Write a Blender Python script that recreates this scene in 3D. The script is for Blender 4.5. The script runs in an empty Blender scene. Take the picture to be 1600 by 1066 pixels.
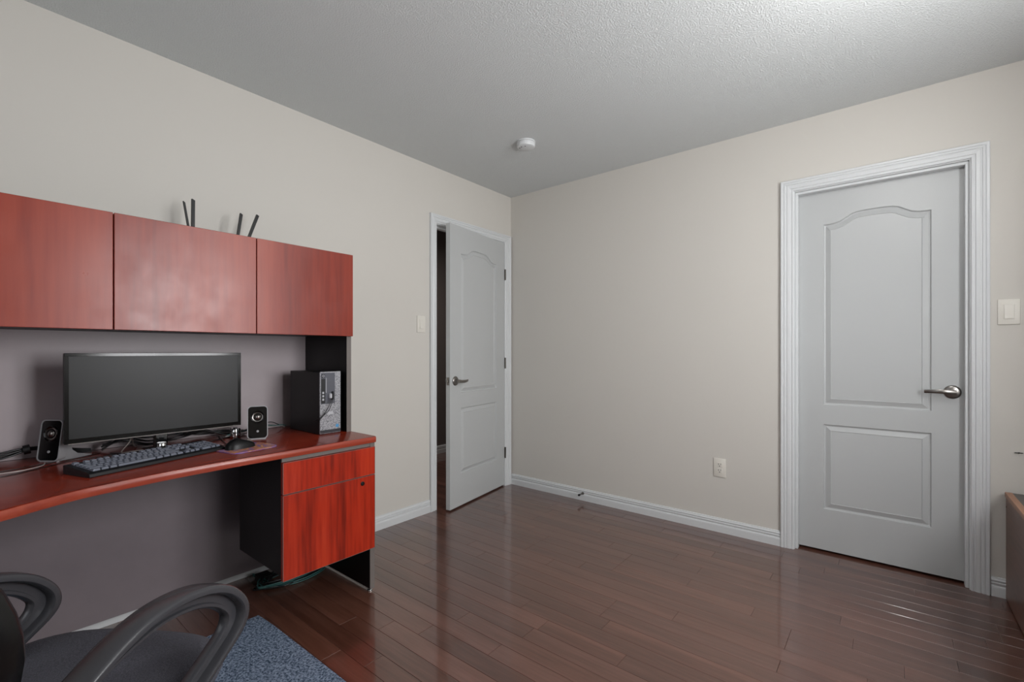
import bpy, bmesh, math, random
from mathutils import Vector, Matrix, geometry
random.seed(7)
sc = bpy.context.scene
C = bpy.context.scene.collection
PI = math.pi

# ------------------------------------------------------------------ camera
cam_data = bpy.data.cameras.new('camera')
cam = bpy.data.objects.new('camera', cam_data)
C.objects.link(cam)
cam.location = (2.507, -3.072, 1.129)
cam.rotation_euler = (PI / 2, 0, math.atan2(.6304, .7763))
cam_data.sensor_width = 36
cam_data.lens = 36 * 724.9 / 1600
cam_data.shift_y = 16 / 1600
cam_data.clip_start = .05
sc.camera = cam

# ------------------------------------------------------------------ view, world, lights
sc.view_settings.view_transform = 'Standard'
sc.view_settings.look = 'None'
sc.view_settings.exposure = -0.12
sc.view_settings.gamma = 1
sc.view_settings.use_curve_mapping = False

world = bpy.data.worlds.new('world')
sc.world = world
world.use_nodes = True
world.node_tree.nodes['Background'].inputs[0].default_value = (.80, .88, 1, 1)
world.node_tree.nodes['Background'].inputs[1].default_value = 1.0

RX = 3.36        # right wall
BY = -3.74       # wall behind the camera
H = 2.44
W1 = (-2.22, -1.12, .85, 2.10)    # window in the right wall: y0, y1, z0, z1
W2 = (.70, 2.00, .85, 2.10)       # added window for soft fill, back wall: x0, x1, z0, z1


def area(name, loc, rot, sx, sy, power, col=(1, 1, 1)):
    l = bpy.data.lights.new(name, 'AREA')
    l.shape = 'RECTANGLE'
    l.size, l.size_y = sx, sy
    l.energy = power
    l.color = col
    o = bpy.data.objects.new(name, l)
    o.location = loc
    o.rotation_euler = rot
    C.objects.link(o)
    return o


area('daylight_right', (RX + .16, (W1[0] + W1[1]) / 2, (W1[2] + W1[3]) / 2), (0, PI / 2, 0), 1.2, 1.0, 75, (.985, .99, 1))
area('fill_back', ((W2[0] + W2[1]) / 2, BY - .16, (W2[2] + W2[3]) / 2), (PI / 2, 0, 0), 1.25, 1.2, 5, (.985, .99, 1))  # soft fill from behind the camera, through the added back window
area('hall_fill', (-.75, -.6, 2.3), (0, 0, 0), .4, .4, 14, (1, .93, .88))  # added lamp, no daylight here: lifts the hall floor out of the dark


# ------------------------------------------------------------------ materials
def newmat(name):
    m = bpy.data.materials.new(name)
    m.use_nodes = True
    nt = m.node_tree
    return m, nt, nt.nodes['Principled BSDF']


def s2l(h):
    h = h.lstrip('#')
    v = [int(h[i:i + 2], 16) / 255 for i in (0, 2, 4)]
    return tuple(c / 12.92 if c <= .04045 else ((c + .055) / 1.055) ** 2.4 for c in v)


def plain(name, col, rough=.5, metal=0., coat=0., bump=0., bscale=200, vary=.0, vscale=3, spec=.5):
    """flat colour with a little procedural unevenness"""
    m, nt, b = newmat(name)
    if isinstance(col, str):
        col = s2l(col)
    N, L = nt.nodes, nt.links
    tc = N.new('ShaderNodeTexCoord')
    b.inputs['Roughness'].default_value = rough
    b.inputs['Metallic'].default_value = metal
    b.inputs['Coat Weight'].default_value = coat
    b.inputs['Coat Roughness'].default_value = .12
    b.inputs['Specular IOR Level'].default_value = spec
    n1 = N.new('ShaderNodeTexNoise')
    n1.inputs['Scale'].default_value = vscale
    n1.inputs['Detail'].default_value = 4
    L.new(tc.outputs['Object'], n1.inputs['Vector'])
    mx = N.new('ShaderNodeMix')
    mx.data_type = 'RGBA'
    mx.inputs[6].default_value = (*[c * (1 - vary) for c in col], 1)
    mx.inputs[7].default_value = (*[min(1, c * (1 + vary)) for c in col], 1)
    L.new(n1.outputs['Fac'], mx.inputs[0])
    L.new(mx.outputs[2], b.inputs['Base Color'])
    if bump:
        n2 = N.new('ShaderNodeTexNoise')
        n2.inputs['Scale'].default_value = bscale
        n2.inputs['Detail'].default_value = 2
        L.new(tc.outputs['Object'], n2.inputs['Vector'])
        bp = N.new('ShaderNodeBump')
        bp.inputs['Strength'].default_value = bump
        bp.inputs['Distance'].default_value = .002
        L.new(n2.outputs['Fac'], bp.inputs['Height'])
        L.new(bp.outputs['Normal'], b.inputs['Normal'])
    return m


def wood(name, c1, c2, c3, axis, rough, coat=0., fine=1., smudge=0., rnd=0., bands=.5, coat_rough=.1, spec=.5):
    """grain running along the given object axis"""
    m, nt, b = newmat(name)
    N, L = nt.nodes, nt.links
    tc = N.new('ShaderNodeTexCoord')
    mp = N.new('ShaderNodeMapping')
    sc3 = [14 * fine] * 3
    sc3[axis] = .9 * fine
    mp.inputs['Scale'].default_value = sc3
    oi = N.new('ShaderNodeObjectInfo')
    add = N.new('ShaderNodeVectorMath')
    add.operation = 'ADD'
    sclv = N.new('ShaderNodeVectorMath')
    sclv.operation = 'SCALE'
    sclv.inputs[3].default_value = 13.7
    cmb = N.new('ShaderNodeCombineXYZ')
    for k in range(3):
        L.new(oi.outputs['Random'], cmb.inputs[k])
    L.new(cmb.outputs[0], sclv.inputs[0])
    L.new(tc.outputs['Object'], add.inputs[0])
    L.new(sclv.outputs[0], add.inputs[1])
    L.new(add.outputs[0], mp.inputs['Vector'])
    n1 = N.new('ShaderNodeTexNoise')
    n1.inputs['Scale'].default_value = .55
    n1.inputs['Detail'].default_value = 5
    n1.inputs['Distortion'].default_value = .6
    L.new(mp.outputs[0], n1.inputs['Vector'])
    n2 = N.new('ShaderNodeTexNoise')
    n2.inputs['Scale'].default_value = 6
    n2.inputs['Detail'].default_value = 6
    L.new(mp.outputs[0], n2.inputs['Vector'])
    mixf = N.new('ShaderNodeMix')
    mixf.data_type = 'FLOAT'
    mixf.inputs[0].default_value = bands
    L.new(n1.outputs['Fac'], mixf.inputs[2])
    L.new(n2.outputs['Fac'], mixf.inputs[3])
    cr = N.new('ShaderNodeValToRGB')
    e = cr.color_ramp.elements
    e[0].position, e[0].color = .36, (*s2l(c1), 1)
    e[1].position, e[1].color = .64, (*s2l(c3), 1)
    mid = e.new(.5)
    mid.color = (*s2l(c2), 1)
    L.new(mixf.outputs[0], cr.inputs[0])
    col = cr.outputs[0]
    if rnd:
        mr = N.new('ShaderNodeMapRange')
        mr.inputs[3].default_value = 1 - rnd
        mr.inputs[4].default_value = 1 + rnd
        L.new(oi.outputs['Random'], mr.inputs[0])
        vm = N.new('ShaderNodeVectorMath')
        vm.operation = 'SCALE'
        L.new(col, vm.inputs[0])
        L.new(mr.outputs[0], vm.inputs[3])
        col = vm.outputs[0]
    L.new(col, b.inputs['Base Color'])
    b.inputs['Coat Weight'].default_value = coat
    b.inputs['Coat Roughness'].default_value = coat_rough
    b.inputs['Specular IOR Level'].default_value = spec
    if smudge:
        n3 = N.new('ShaderNodeTexNoise')
        n3.inputs['Scale'].default_value = 7
        n3.inputs['Detail'].default_value = 6
        n3.inputs['Roughness'].default_value = .65
        L.new(tc.outputs['Object'], n3.inputs['Vector'])
        mr = N.new('ShaderNodeMapRange')
        mr.inputs[1].default_value = .3
        mr.inputs[2].default_value = .7
        mr.inputs[3].default_value = rough - smudge
        mr.inputs[4].default_value = rough + smudge
        L.new(n3.outputs['Fac'], mr.inputs[0])
        L.new(mr.outputs[0], b.inputs['Roughness'])
    else:
        b.inputs['Roughness'].default_value = rough
    return m


M = {}
M['wall'] = plain('wall_paint', '#cdc9c2', .75, vary=.012, bump=.08, bscale=350)
M['hall'] = plain('hall_paint_dimmed', '#6e6663', .8, vary=.02)  # paint darkened so the hall wall stays dim under the added lamp
M['trim'] = plain('white_trim_paint', '#d2d4d5', .35, vary=.01)
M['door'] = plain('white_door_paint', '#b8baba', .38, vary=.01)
M['plate'] = plain('white_plastic', '#dcd8cf', .35)
M['dark'] = plain('dark_recess', '#0a0a0a', .8)
M['black'] = plain('black_plastic', '#0a0a0b', .42, vary=.1, spec=.35)
M['gloss'] = plain('gloss_black', '#060607', .12, coat=.5)
M['laminate'] = plain('black_laminate', '#09090a', .45, vary=.1, spec=.35)
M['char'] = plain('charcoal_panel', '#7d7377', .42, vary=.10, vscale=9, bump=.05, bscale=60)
M['back'] = plain('charcoal_panel_lit', '#a59a9d', .42, vary=.08, vscale=9, bump=.05, bscale=60)  # lighter copy of the charcoal panel, window sheen put into the colour
M['edge'] = plain('grey_edge_banding', '#6d6662', .4)
M['metal'] = plain('satin_nickel', '#8a8682', .28, metal=1.)
M['chrome'] = plain('chrome', '#c9c9c9', .12, metal=1.)
M['bronze'] = plain('hinge_metal', '#5a5650', .35, metal=1.)
M['silver'] = plain('silver_plastic', '#a5a5a8', .35, metal=.3)
M['screen'] = plain('matt_screen', '#0b0b0c', .4, spec=.35)
M['bezel'] = plain('bezel_black', '#060606', .14, spec=.4)
M['arm'] = plain('grey_black_polymer', '#3a3a3e', .26, vary=.06, bump=.08, bscale=900)
M['leather'] = plain('black_leatherette', '#070708', .3, bump=.3, bscale=40, vary=.1, spec=.4)
M['cable'] = plain('cable_black', '#101012', .4)
M['teal'] = plain('cable_teal', '#2f5a58', .45)
M['glint'] = plain('cable_clear', '#a29c9a', .3)
M['key'] = plain('key_sheen_grey', '#666a76', .35)  # light reflected off the dark keys is put into this grey
M['kbd'] = plain('keyboard_case', '#0d0e11', .45)
M['greytop'] = plain('grey_top', '#5e5b59', .5, vary=.05)
M['blue'] = plain('blue_sticker', '#4a90c0', .3)
M['led'] = plain('button_silver', '#b8b8bd', .3)
M['cream'] = plain('ceramic_cream', '#d8d4c8', .4)

M['cherry_top'] = wood('cherry_top', '#661d11', '#7a2614', '#8d321d', 1, .2, coat=.25, fine=.8, rnd=0, bands=.6, smudge=.05)
M['cherry_edge'] = wood('cherry_edge', '#84301f', '#963b28', '#a24833', 1, .3, coat=.2, fine=.8)
M['cherry_front'] = wood('cherry_front', '#72190b', '#a52912', '#b5371d', 2, .35, spec=.35, fine=.8, bands=.35, smudge=.05)
M['cherry_door'] = wood('cherry_door', '#74261a', '#872f1e', '#963a25', 2, .33, coat=0, fine=.7, bands=.3, smudge=.06, spec=.48)
M['plank'] = wood('plank_wood', '#4a2b20', '#5b392d', '#69453a', 0, .32, coat=1., fine=1.2, rnd=.18, bands=.35, coat_rough=.09)
M['case_wood'] = wood('case_wood', '#4c2c20', '#5f3a2b', '#6e4634', 1, .35, coat=.1, fine=.9)
M['case_edge'] = wood('case_edge', '#8a6048', '#9a6c52', '#a97a5e', 1, .4, fine=.9)


def make_ceiling_mat():
    m, nt, b = newmat('stippled_ceiling')
    N, L = nt.nodes, nt.links
    tc = N.new('ShaderNodeTexCoord')
    b.inputs['Base Color'].default_value = (*s2l('#d2d5d5'), 1)
    b.inputs['Roughness'].default_value = .9
    n = N.new('ShaderNodeTexNoise')
    n.inputs['Scale'].default_value = 150
    n.inputs['Detail'].default_value = 3
    L.new(tc.outputs['Object'], n.inputs['Vector'])
    cr = N.new('ShaderNodeValToRGB')
    cr.color_ramp.elements[0].position = .45
    cr.color_ramp.elements[1].position = .62
    L.new(n.outputs['Fac'], cr.inputs[0])
    bp = N.new('ShaderNodeBump')
    bp.inputs['Strength'].default_value = .5
    bp.inputs['Distance'].default_value = .003
    L.new(cr.outputs[0], bp.inputs['Height'])
    L.new(bp.outputs['Normal'], b.inputs['Normal'])
    return m


def make_fabric(name, c1, c2, scale, rough=.95, bump=.6, dist=.003):
    m, nt, b = newmat(name)
    N, L = nt.nodes, nt.links
    tc = N.new('ShaderNodeTexCoord')
    n = N.new('ShaderNodeTexNoise')
    n.inputs['Scale'].default_value = scale
    n.inputs['Detail'].default_value = 3
    n.inputs['Roughness'].default_value = .7
    L.new(tc.outputs['Object'], n.inputs['Vector'])
    cr = N.new('ShaderNodeValToRGB')
    cr.color_ramp.elements[0].position = .38
    cr.color_ramp.elements[0].color = (*s2l(c1), 1)
    cr.color_ramp.elements[1].position = .62
    cr.color_ramp.elements[1].color = (*s2l(c2), 1)
    L.new(n.outputs['Fac'], cr.inputs[0])
    L.new(cr.outputs[0], b.inputs['Base Color'])
    b.inputs['Roughness'].default_value = rough
    b.inputs['Specular IOR Level'].default_value = .2
    bp = N.new('ShaderNodeBump')
    bp.inputs['Strength'].default_value = bump
    bp.inputs['Distance'].default_value = dist
    L.new(n.outputs['Fac'], bp.inputs['Height'])
    L.new(bp.outputs['Normal'], b.inputs['Normal'])
    return m


def make_marble(name):
    m, nt, b = newmat(name)
    N, L = nt.nodes, nt.links
    tc = N.new('ShaderNodeTexCoord')
    n = N.new('ShaderNodeTexNoise')
    n.inputs['Scale'].default_value = 16
    n.inputs['Detail'].default_value = 4
    n.inputs['Distortion'].default_value = 2.5
    L.new(tc.outputs['Object'], n.inputs['Vector'])
    cr = N.new('ShaderNodeValToRGB')
    e = cr.color_ramp.elements
    e[0].position, e[0].color = .30, (*s2l('#5a55a0'), 1)
    e[1].position, e[1].color = .72, (*s2l('#f0d8b8'), 1)
    for p, c in ((.42, '#9a7ab0'), (.5, '#b0664a'), (.6, '#dba070')):
        q = e.new(p)
        q.color = (*s2l(c), 1)
    L.new(n.outputs['Fac'], cr.inputs[0])
    L.new(cr.outputs[0], b.inputs['Base Color'])
    b.inputs['Roughness'].default_value = .35
    return m


def make_mesh_grille(name):
    m, nt, b = newmat(name)
    N, L = nt.nodes, nt.links
    tc = N.new('ShaderNodeTexCoord')
    v = N.new('ShaderNodeTexVoronoi')
    v.inputs['Scale'].default_value = 210
    L.new(tc.outputs['Object'], v.inputs['Vector'])
    cr = N.new('ShaderNodeValToRGB')
    cr.color_ramp.elements[0].position = .28
    cr.color_ramp.elements[0].color = (*s2l('#4a4a4e'), 1)
    cr.color_ramp.elements[1].position = .45
    cr.color_ramp.elements[1].color = (*s2l('#a2a2a6'), 1)
    L.new(v.outputs['Distance'], cr.inputs[0])
    L.new(cr.outputs[0], b.inputs['Base Color'])
    b.inputs['Roughness'].default_value = .4
    b.inputs['Metallic'].default_value = .3
    return m


def make_glass(name):
    m = bpy.data.materials.new(name)
    m.use_nodes = True
    nt = m.node_tree
    N, L = nt.nodes, nt.links
    N.remove(N['Principled BSDF'])
    t = N.new('ShaderNodeBsdfTransparent')
    g = N.new('ShaderNodeBsdfGlossy')
    g.inputs['Roughness'].default_value = .02
    mx = N.new('ShaderNodeMixShader')
    mx.inputs[0].default_value = .06
    L.new(t.outputs[0], mx.inputs[1])
    L.new(g.outputs[0], mx.inputs[2])
    L.new(mx.outputs[0], N['Material Output'].inputs[0])
    return m


M['ceiling'] = make_ceiling_mat()
M['carpet'] = make_fabric('blue_grey_carpet', '#2e3f52', '#8f9db2', 130, bump=1., dist=.004)
M['seat'] = make_fabric('charcoal_seat_fabric', '#3f3f45', '#56565e', 420, bump=.3, dist=.001)
M['marble'] = make_marble('swirled_print')
M['grille'] = make_mesh_grille('pierced_silver')
M['glass'] = make_glass('window_glass')


# ------------------------------------------------------------------ helpers
def finish(name, bm, mat, parent=None, smooth=None, recalc=True):
    if recalc:
        bmesh.ops.recalc_face_normals(bm, faces=bm.faces)
    me = bpy.data.meshes.new(name)
    bm.to_mesh(me)
    bm.free()
    me.materials.append(M[mat] if isinstance(mat, str) else mat)
    o = bpy.data.objects.new(name, me)
    C.objects.link(o)
    if parent is not None:
        o.parent = parent
    if smooth is not None:
        me.polygons.foreach_set('use_smooth', [True] * len(me.polygons))
        me.set_sharp_from_angle(angle=math.radians(smooth))
    return o


def tag(o, label=None, cat=None, group=None, kind=None):
    for k, v in (('label', label), ('category', cat), ('group', group), ('kind', kind)):
        if v:
            o[k] = v
    return o


def thing(name, label, cat, loc=(0, 0, 0), rz=0, group=None):
    o = bpy.data.objects.new(name, None)
    o.empty_display_size = .05
    C.objects.link(o)
    o.location = loc
    o.rotation_euler = (0, 0, rz)
    return tag(o, label, cat, group)


def box(bm, lo, hi, bevel=0., seg=1, mtx=None):
    lo, hi = Vector(lo), Vector(hi)
    c, s = (lo + hi) / 2, hi - lo
    r = bmesh.ops.create_cube(bm, size=1)
    vs = r['verts']
    for v in vs:
        v.co = Vector((v.co.x * s.x, v.co.y * s.y, v.co.z * s.z)) + c
    if bevel:
        es = list({e for v in vs for e in v.link_edges})
        rb = bmesh.ops.bevel(bm, geom=es, offset=bevel, segments=seg, profile=.5, affect='EDGES')
        vs = list({v for f in rb['faces'] for v in f.verts} | {v for v in vs if v.is_valid})
    if mtx is not None:
        for v in vs:
            v.co = mtx @ v.co
    return vs


def boxo(name, lo, hi, mat, parent=None, bevel=0., seg=1, smooth=None):
    """box object whose origin is the box's own centre (or stays local to its parent)"""
    bm = bmesh.new()
    box(bm, lo, hi, bevel, seg)
    return finish(name, bm, mat, parent, smooth)


def frame_of(d):
    d = d.normalized()
    a = Vector((0, 0, 1)) if abs(d.z) < .9 else Vector((1, 0, 0))
    u = d.cross(a).normalized()
    return u, d.cross(u).normalized()


def tube(bm, pts, r, n=8, closed=False, cap=True):
    pts = [Vector(p) for p in pts]
    rings = []
    up = None
    for i, p in enumerate(pts):
        if closed:
            d = pts[(i + 1) % len(pts)] - pts[i - 1]
        else:
            d = pts[min(i + 1, len(pts) - 1)] - pts[max(i - 1, 0)]
        d.normalize()
        if up is None:
            u, v = frame_of(d)
        else:
            u = (up - d * up.dot(d)).normalized()
            v = d.cross(u)
        up = u
        rr = r[i] if isinstance(r, (list, tuple)) else r
        rings.append([bm.verts.new(p + (u * math.cos(2 * PI * k / n) + v * math.sin(2 * PI * k / n)) * rr) for k in range(n)])
    m = len(rings)
    for i in range(m if closed else m - 1):
        a, b = rings[i], rings[(i + 1) % m]
        for k in range(n):
            bm.faces.new((a[k], a[(k + 1) % n], b[(k + 1) % n], b[k]))
    if cap and not closed:
        bm.faces.new(rings[0][::-1])
        bm.faces.new(rings[-1])


def catmull(pts, n=6, closed=False):
    pts = [Vector(p) for p in pts]
    out = []
    m = len(pts)
    for i in range(m if closed else m - 1):
        if closed:
            p0, p1, p2, p3 = pts[i - 1], pts[i], pts[(i + 1) % m], pts[(i + 2) % m]
        else:
            p0, p1, p2, p3 = pts[max(i - 1, 0)], pts[i], pts[i + 1], pts[min(i + 2, m - 1)]
        for k in range(n):
            t = k / n
            out.append(.5 * ((2 * p1) + (p2 - p0) * t + (2 * p0 - 5 * p1 + 4 * p2 - p3) * t * t + (3 * p1 - p0 - 3 * p2 + p3) * t ** 3))
    if not closed:
        out.append(pts[-1])
    return out


def lathe(bm, prof, n=24, mtx=None):
    """prof: (radius, height) about z"""
    rings = []
    for r, z in prof:
        if r < 1e-6:
            rings.append([bm.verts.new((0, 0, z))])
        else:
            rings.append([bm.verts.new((r * math.cos(2 * PI * k / n), r * math.sin(2 * PI * k / n), z)) for k in range(n)])
    for a, b in zip(rings, rings[1:]):
        for k in range(n):
            k2 = (k + 1) % n
            if len(a) == 1 and len(b) == 1:
                continue
            if len(a) == 1:
                bm.faces.new((a[0], b[k], b[k2]))
            elif len(b) == 1:
                bm.faces.new((a[k], b[0], a[k2]))
            else:
                bm.faces.new((a[k], b[k], b[k2], a[k2]))
    if mtx is not None:
        for ring in rings:
            for v in ring:
                v.co = mtx @ v.co


def prism(bm, poly, fn0, fn1):
    """poly of 2d points, mapped to 3d by fn0 and fn1 (the two caps)"""
    a = [bm.verts.new(fn0(p)) for p in poly]
    b = [bm.verts.new(fn1(p)) for p in poly]
    n = len(poly)
    for k in range(n):
        bm.faces.new((a[k], a[(k + 1) % n], b[(k + 1) % n], b[k]))
    bm.faces.new(a[::-1])
    bm.faces.new(b)


def rrect(w, h, r, n=5):
    out = []
    for cx, cy, a0 in ((w / 2 - r, h / 2 - r, 0), (-w / 2 + r, h / 2 - r, PI / 2), (-w / 2 + r, -h / 2 + r, PI), (w / 2 - r, -h / 2 + r, 3 * PI / 2)):
        for k in range(n + 1):
            a = a0 + PI / 2 * k / n
            out.append((cx + r * math.cos(a), cy + r * math.sin(a)))
    return out


def rotz(v, a):
    return Vector((v[0] * math.cos(a) - v[1] * math.sin(a), v[0] * math.sin(a) + v[1] * math.cos(a), v[2]))


# ------------------------------------------------------------------ setting: walls
T = .115
A0, A1, DH = -.845, -.088, 2.04          # opening in the left wall (along y)
B0, B1 = 2.087, 2.808                    # opening in the far wall (along x)

bm = bmesh.new()
box(bm, (-T, BY, 0), (0, A0 - .012, H))
box(bm, (-T, A1 + .012, 0), (0, 0, H))
box(bm, (-T, A0 - .012, DH + .012), (0, A1 + .012, H))
tag(finish('wall_left', bm, 'wall'), kind='structure')

bm = bmesh.new()
box(bm, (-T, 0, 0), (B0 - .012, T, H))
box(bm, (B1 + .012, 0, 0), (RX, T, H))
box(bm, (B0 - .012, 0, DH + .012), (B1 + .012, T, H))
tag(finish('wall_far', bm, 'wall'), kind='structure')

bm = bmesh.new()
box(bm, (RX, BY, 0), (RX + T, W1[0], H))
box(bm, (RX, W1[1], 0), (RX + T, T, H))
box(bm, (RX, W1[0], 0), (RX + T, W1[1], W1[2]))
box(bm, (RX, W1[0], W1[3]), (RX + T, W1[1], H))
tag(finish('wall_right', bm, 'wall'), kind='structure')

bm = bmesh.new()
box(bm, (-T, BY - T, 0), (W2[0], BY, H))
box(bm, (W2[1], BY - T, 0), (RX + T, BY, H))
box(bm, (W2[0], BY - T, 0), (W2[1], BY, W2[2]))
box(bm, (W2[0], BY - T, W2[3]), (W2[1], BY, H))
tag(finish('wall_back', bm, 'wall'), kind='structure')

tag(boxo('ceiling', (-T, BY - T, H), (RX + T, T, H + .1), 'ceiling'), kind='structure')

# windows: frame, two sashes' rails, panes
def window(name, axis, lo, hi, z0, z1, wall, out):
    w = bpy.data.objects.new(name, None)
    C.objects.link(w)
    tag(w, kind='structure')

    def P(u0, u1, d0, d1, za, zb):
        d0, d1 = sorted((wall + out * d0, wall + out * d1))
        if axis == 1:
            return (d0, u0, za), (d1, u1, zb)
        return (u0, d0, za), (u1, d1, zb)
    bm = bmesh.new()
    f = .045
    for a in ((lo, lo + f, z0, z1), (hi - f, hi, z0, z1), (lo + f, hi - f, z0, z0 + f), (lo + f, hi - f, z1 - f, z1)):
        l, h = P(a[0], a[1], .03, .10, a[2], a[3])
        box(bm, l, h)
    finish('window_frame', bm, 'trim', w)
    mid = (lo + hi) / 2
    bm = bmesh.new()
    l, h = P(mid - .025, mid + .025, .045, .085, z0 + f, z1 - f)
    box(bm, l, h)
    finish('meeting_rail', bm, 'trim', w)
    for a, b in ((lo + f, mid - .025), (mid + .025, hi - f)):
        bm = bmesh.new()
        l, h = P(a, b, .062, .066, z0 + f, z1 - f)
        box(bm, l, h)
        finish('pane', bm, 'glass', w)
    bm = bmesh.new()
    l, h = P(lo - .03, hi + .03, -.05, .03, z0 - .0, z0 + .02)
    box(bm, P(lo, hi, -.05, .03, z0, z0 + .02)[0], P(lo, hi, -.05, .03, z0, z0 + .02)[1])
    finish('window_sill', bm, 'trim', w)
    return w


window('window_1', 1, W1[0], W1[1], W1[2], W1[3], RX, 1)
window('window_fill_back', 0, W2[0], W2[1], W2[2], W2[3], BY, -1)  # added unseen window, only there for the soft fill

# hall behind the left door
HX = -1.354
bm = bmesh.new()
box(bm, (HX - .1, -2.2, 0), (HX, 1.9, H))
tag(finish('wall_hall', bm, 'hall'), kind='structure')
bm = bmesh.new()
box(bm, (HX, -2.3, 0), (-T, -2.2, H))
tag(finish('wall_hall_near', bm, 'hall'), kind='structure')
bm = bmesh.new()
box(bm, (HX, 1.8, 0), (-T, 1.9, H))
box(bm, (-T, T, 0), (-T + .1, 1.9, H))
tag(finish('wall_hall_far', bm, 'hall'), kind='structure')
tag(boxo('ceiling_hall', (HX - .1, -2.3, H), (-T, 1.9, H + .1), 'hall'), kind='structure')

# ------------------------------------------------------------------ floor: boards one by one
fl = boxo('floor', (HX - .1, BY - T, -.05), (RX + T, 1.9, -.014), 'dark')
tag(fl, kind='structure')
PW = .0815
cache = {}


def plank(x0, x1, yc):
    L = round(x1 - x0, 3)
    if L not in cache:
        bm = bmesh.new()
        box(bm, (-L / 2 + .0004, -PW / 2 + .0004, -.014), (L / 2 - .0004, PW / 2 - .0004, 0), .0007)
        o = finish('plank', bm, 'plank', fl)
        cache[L] = o.data
    else:
        o = bpy.data.objects.new('plank', cache[L])
        C.objects.link(o)
        o.parent = fl
    o.location = ((x0 + x1) / 2, yc, 0)
    return o


lens = (.35, .5, .65, .8, .95, 1.1, 1.2)
known = {-1.547: .885, -2.036: .56}
row0 = -1.547 + PW / 2
yc = row0
while yc + PW < 0:
    yc += PW
rows = []
while yc - PW / 2 > BY:
    rows.append(yc)
    yc -= PW
extra = rows[0] + PW
rows.insert(0, extra)
for yc in rows:
    x = 0.0
    end = RX
    first = round(random.choice((.15, .3, .45, .6, .75, .9, 1.05)), 3)
    if abs(yc - (-1.547 - PW / 2)) < .02:
        first = .885
    cuts = [0.0, first]
    while cuts[-1] < end - .35:
        nx = cuts[-1] + random.choice(lens)
        if nx > end - .2:
            nx = end
        cuts.append(round(nx, 3))
    if cuts[-1] < end:
        cuts.append(end)
    for a, b in zip(cuts, cuts[1:]):
        plank(a, b, yc)
# boards of the hall and under the far door
y = rows[0] + PW * 8
hall_rows = []
while y > -1.6:
    hall_rows.append(y)
    y -= PW
for i, yc in enumerate(hall_rows):
    c0 = -1.354 + (.37, .72, .55)[i % 3]
    for a, b in ((-1.354, c0), (c0, -.002)):
        if yc > rows[0] + PW * .5 and b > -.2:
            b = -T
        plank(a, b, yc)
for a, b in ((2.087, 2.45), (2.45, 2.808)):
    plank(a, b, rows[0] + PW)

# ------------------------------------------------------------------ trims
BASE = [(0, 0), (.014, 0), (.014, .040), (.0125, .046), (.009, .049), (.009, .056), (.0125, .058), (.0125, .062), (.007, .065), (.007, .069), (.0115, .071), (.0115, .075), (.008, .079), (.006, .086), (0, .087)]


def baseboard(name, p0, p1, nrm, m0=0, m1=0, parent=None, mat='trim'):
    """profile swept from p0 to p1; nrm points into the room; m0/m1 = mitre slope at the ends"""
    p0, p1, nrm = Vector((*p0, 0)), Vector((*p1, 0)), Vector((*nrm, 0))
    d = (p1 - p0).normalized()
    bm = bmesh.new()
    prism(bm, BASE, lambda q: p0 + nrm * q[0] + d * (q[0] * m0) + Vector((0, 0, q[1])), lambda q: p1 + nrm * q[0] - d * (q[0] * m1) + Vector((0, 0, q[1])))
    return tag(finish(name, bm, mat, parent), kind='structure')


baseboard('baseboard_left', (0, BY), (0, -.907), (1, 0), 1, 0)
baseboard('baseboard_far', (.014, 0), (2.021, 0), (0, -1), 0, 0)
baseboard('baseboard_far_right', (2.874, 0), (RX, 0), (0, -1), 0, 1)
baseboard('baseboard_right', (RX, 0), (RX, BY), (-1, 0), 1, 1)
baseboard('baseboard_back', (RX, BY), (0, BY), (0, 1), 1, 1)
baseboard('baseboard_hall', (HX, 1.8), (HX, -2.2), (1, 0), 0, 0)

# casing profile: (distance out from the opening, thickness)
CAS = [(0, 0), (0, .008), (.003, .011), (.009, .011), (.011, .009), (.014, .009), (.017, .013), (.030, .015), (.034, .013), (.037, .013), (.040, .017), (.046, .017), (.049, .0145), (.052, .018), (.060, .019), (.063, .017), (.063, 0)]


def casing(parent, to3, u0, u1, top, name='casing', width=(1., 1.)):
    """to3(u, z, d) -> world point, d = distance off the wall"""
    bm = bmesh.new()
    prism(bm, CAS, lambda q: to3(u0 - q[0] * width[0], 0, q[1]), lambda q: to3(u0 - q[0] * width[0], top + q[0], q[1]))
    finish(name, bm, 'trim', parent)
    bm = bmesh.new()
    prism(bm, CAS, lambda q: to3(u1 + q[0] * width[1], 0, q[1]), lambda q: to3(u1 + q[0] * width[1], top + q[0], q[1]))
    finish(name, bm, 'trim', parent)
    bm = bmesh.new()
    prism(bm, CAS, lambda q: to3(u0 - q[0] * width[0], top + q[0], q[1]), lambda q: to3(u1 + q[0] * width[1], top + q[0], q[1]))
    finish(name, bm, 'trim', parent)


def outline_arch(x0, x1, z0, z1, rise, n=18):
    """panel outline with an eyebrow top, counter-clockwise"""
    pts = [(x0, z0), (x1, z0)]
    for k in range(n + 1):
        t = k / n
        x = x1 + (x0 - x1) * t
        c = (1 - math.cos(2 * PI * t)) / 2
        e = 1 / (1 + math.exp(-(c - .42) * 8))
        e0 = 1 / (1 + math.exp(.42 * 8))
        e1 = 1 / (1 + math.exp(-.58 * 8))
        pts.append((x, z1 + rise * (e - e0) / (e1 - e0)))
    return pts


def inset(pts, d):
    out = []
    n = len(pts)
    for i in range(n):
        p, a, b = Vector(pts[i]), Vector(pts[i - 1]), Vector(pts[(i + 1) % n])
        d1, d2 = (p - a).normalized(), (b - p).normalized()
        n1, n2 = Vector((-d1.y, d1.x)), Vector((-d2.y, d2.x))
        k = n1 + n2
        k = k / max(.35, k.dot(n1)) if k.length > 1e-6 else n1
        out.append(tuple(p + k * d))
    return out


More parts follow.
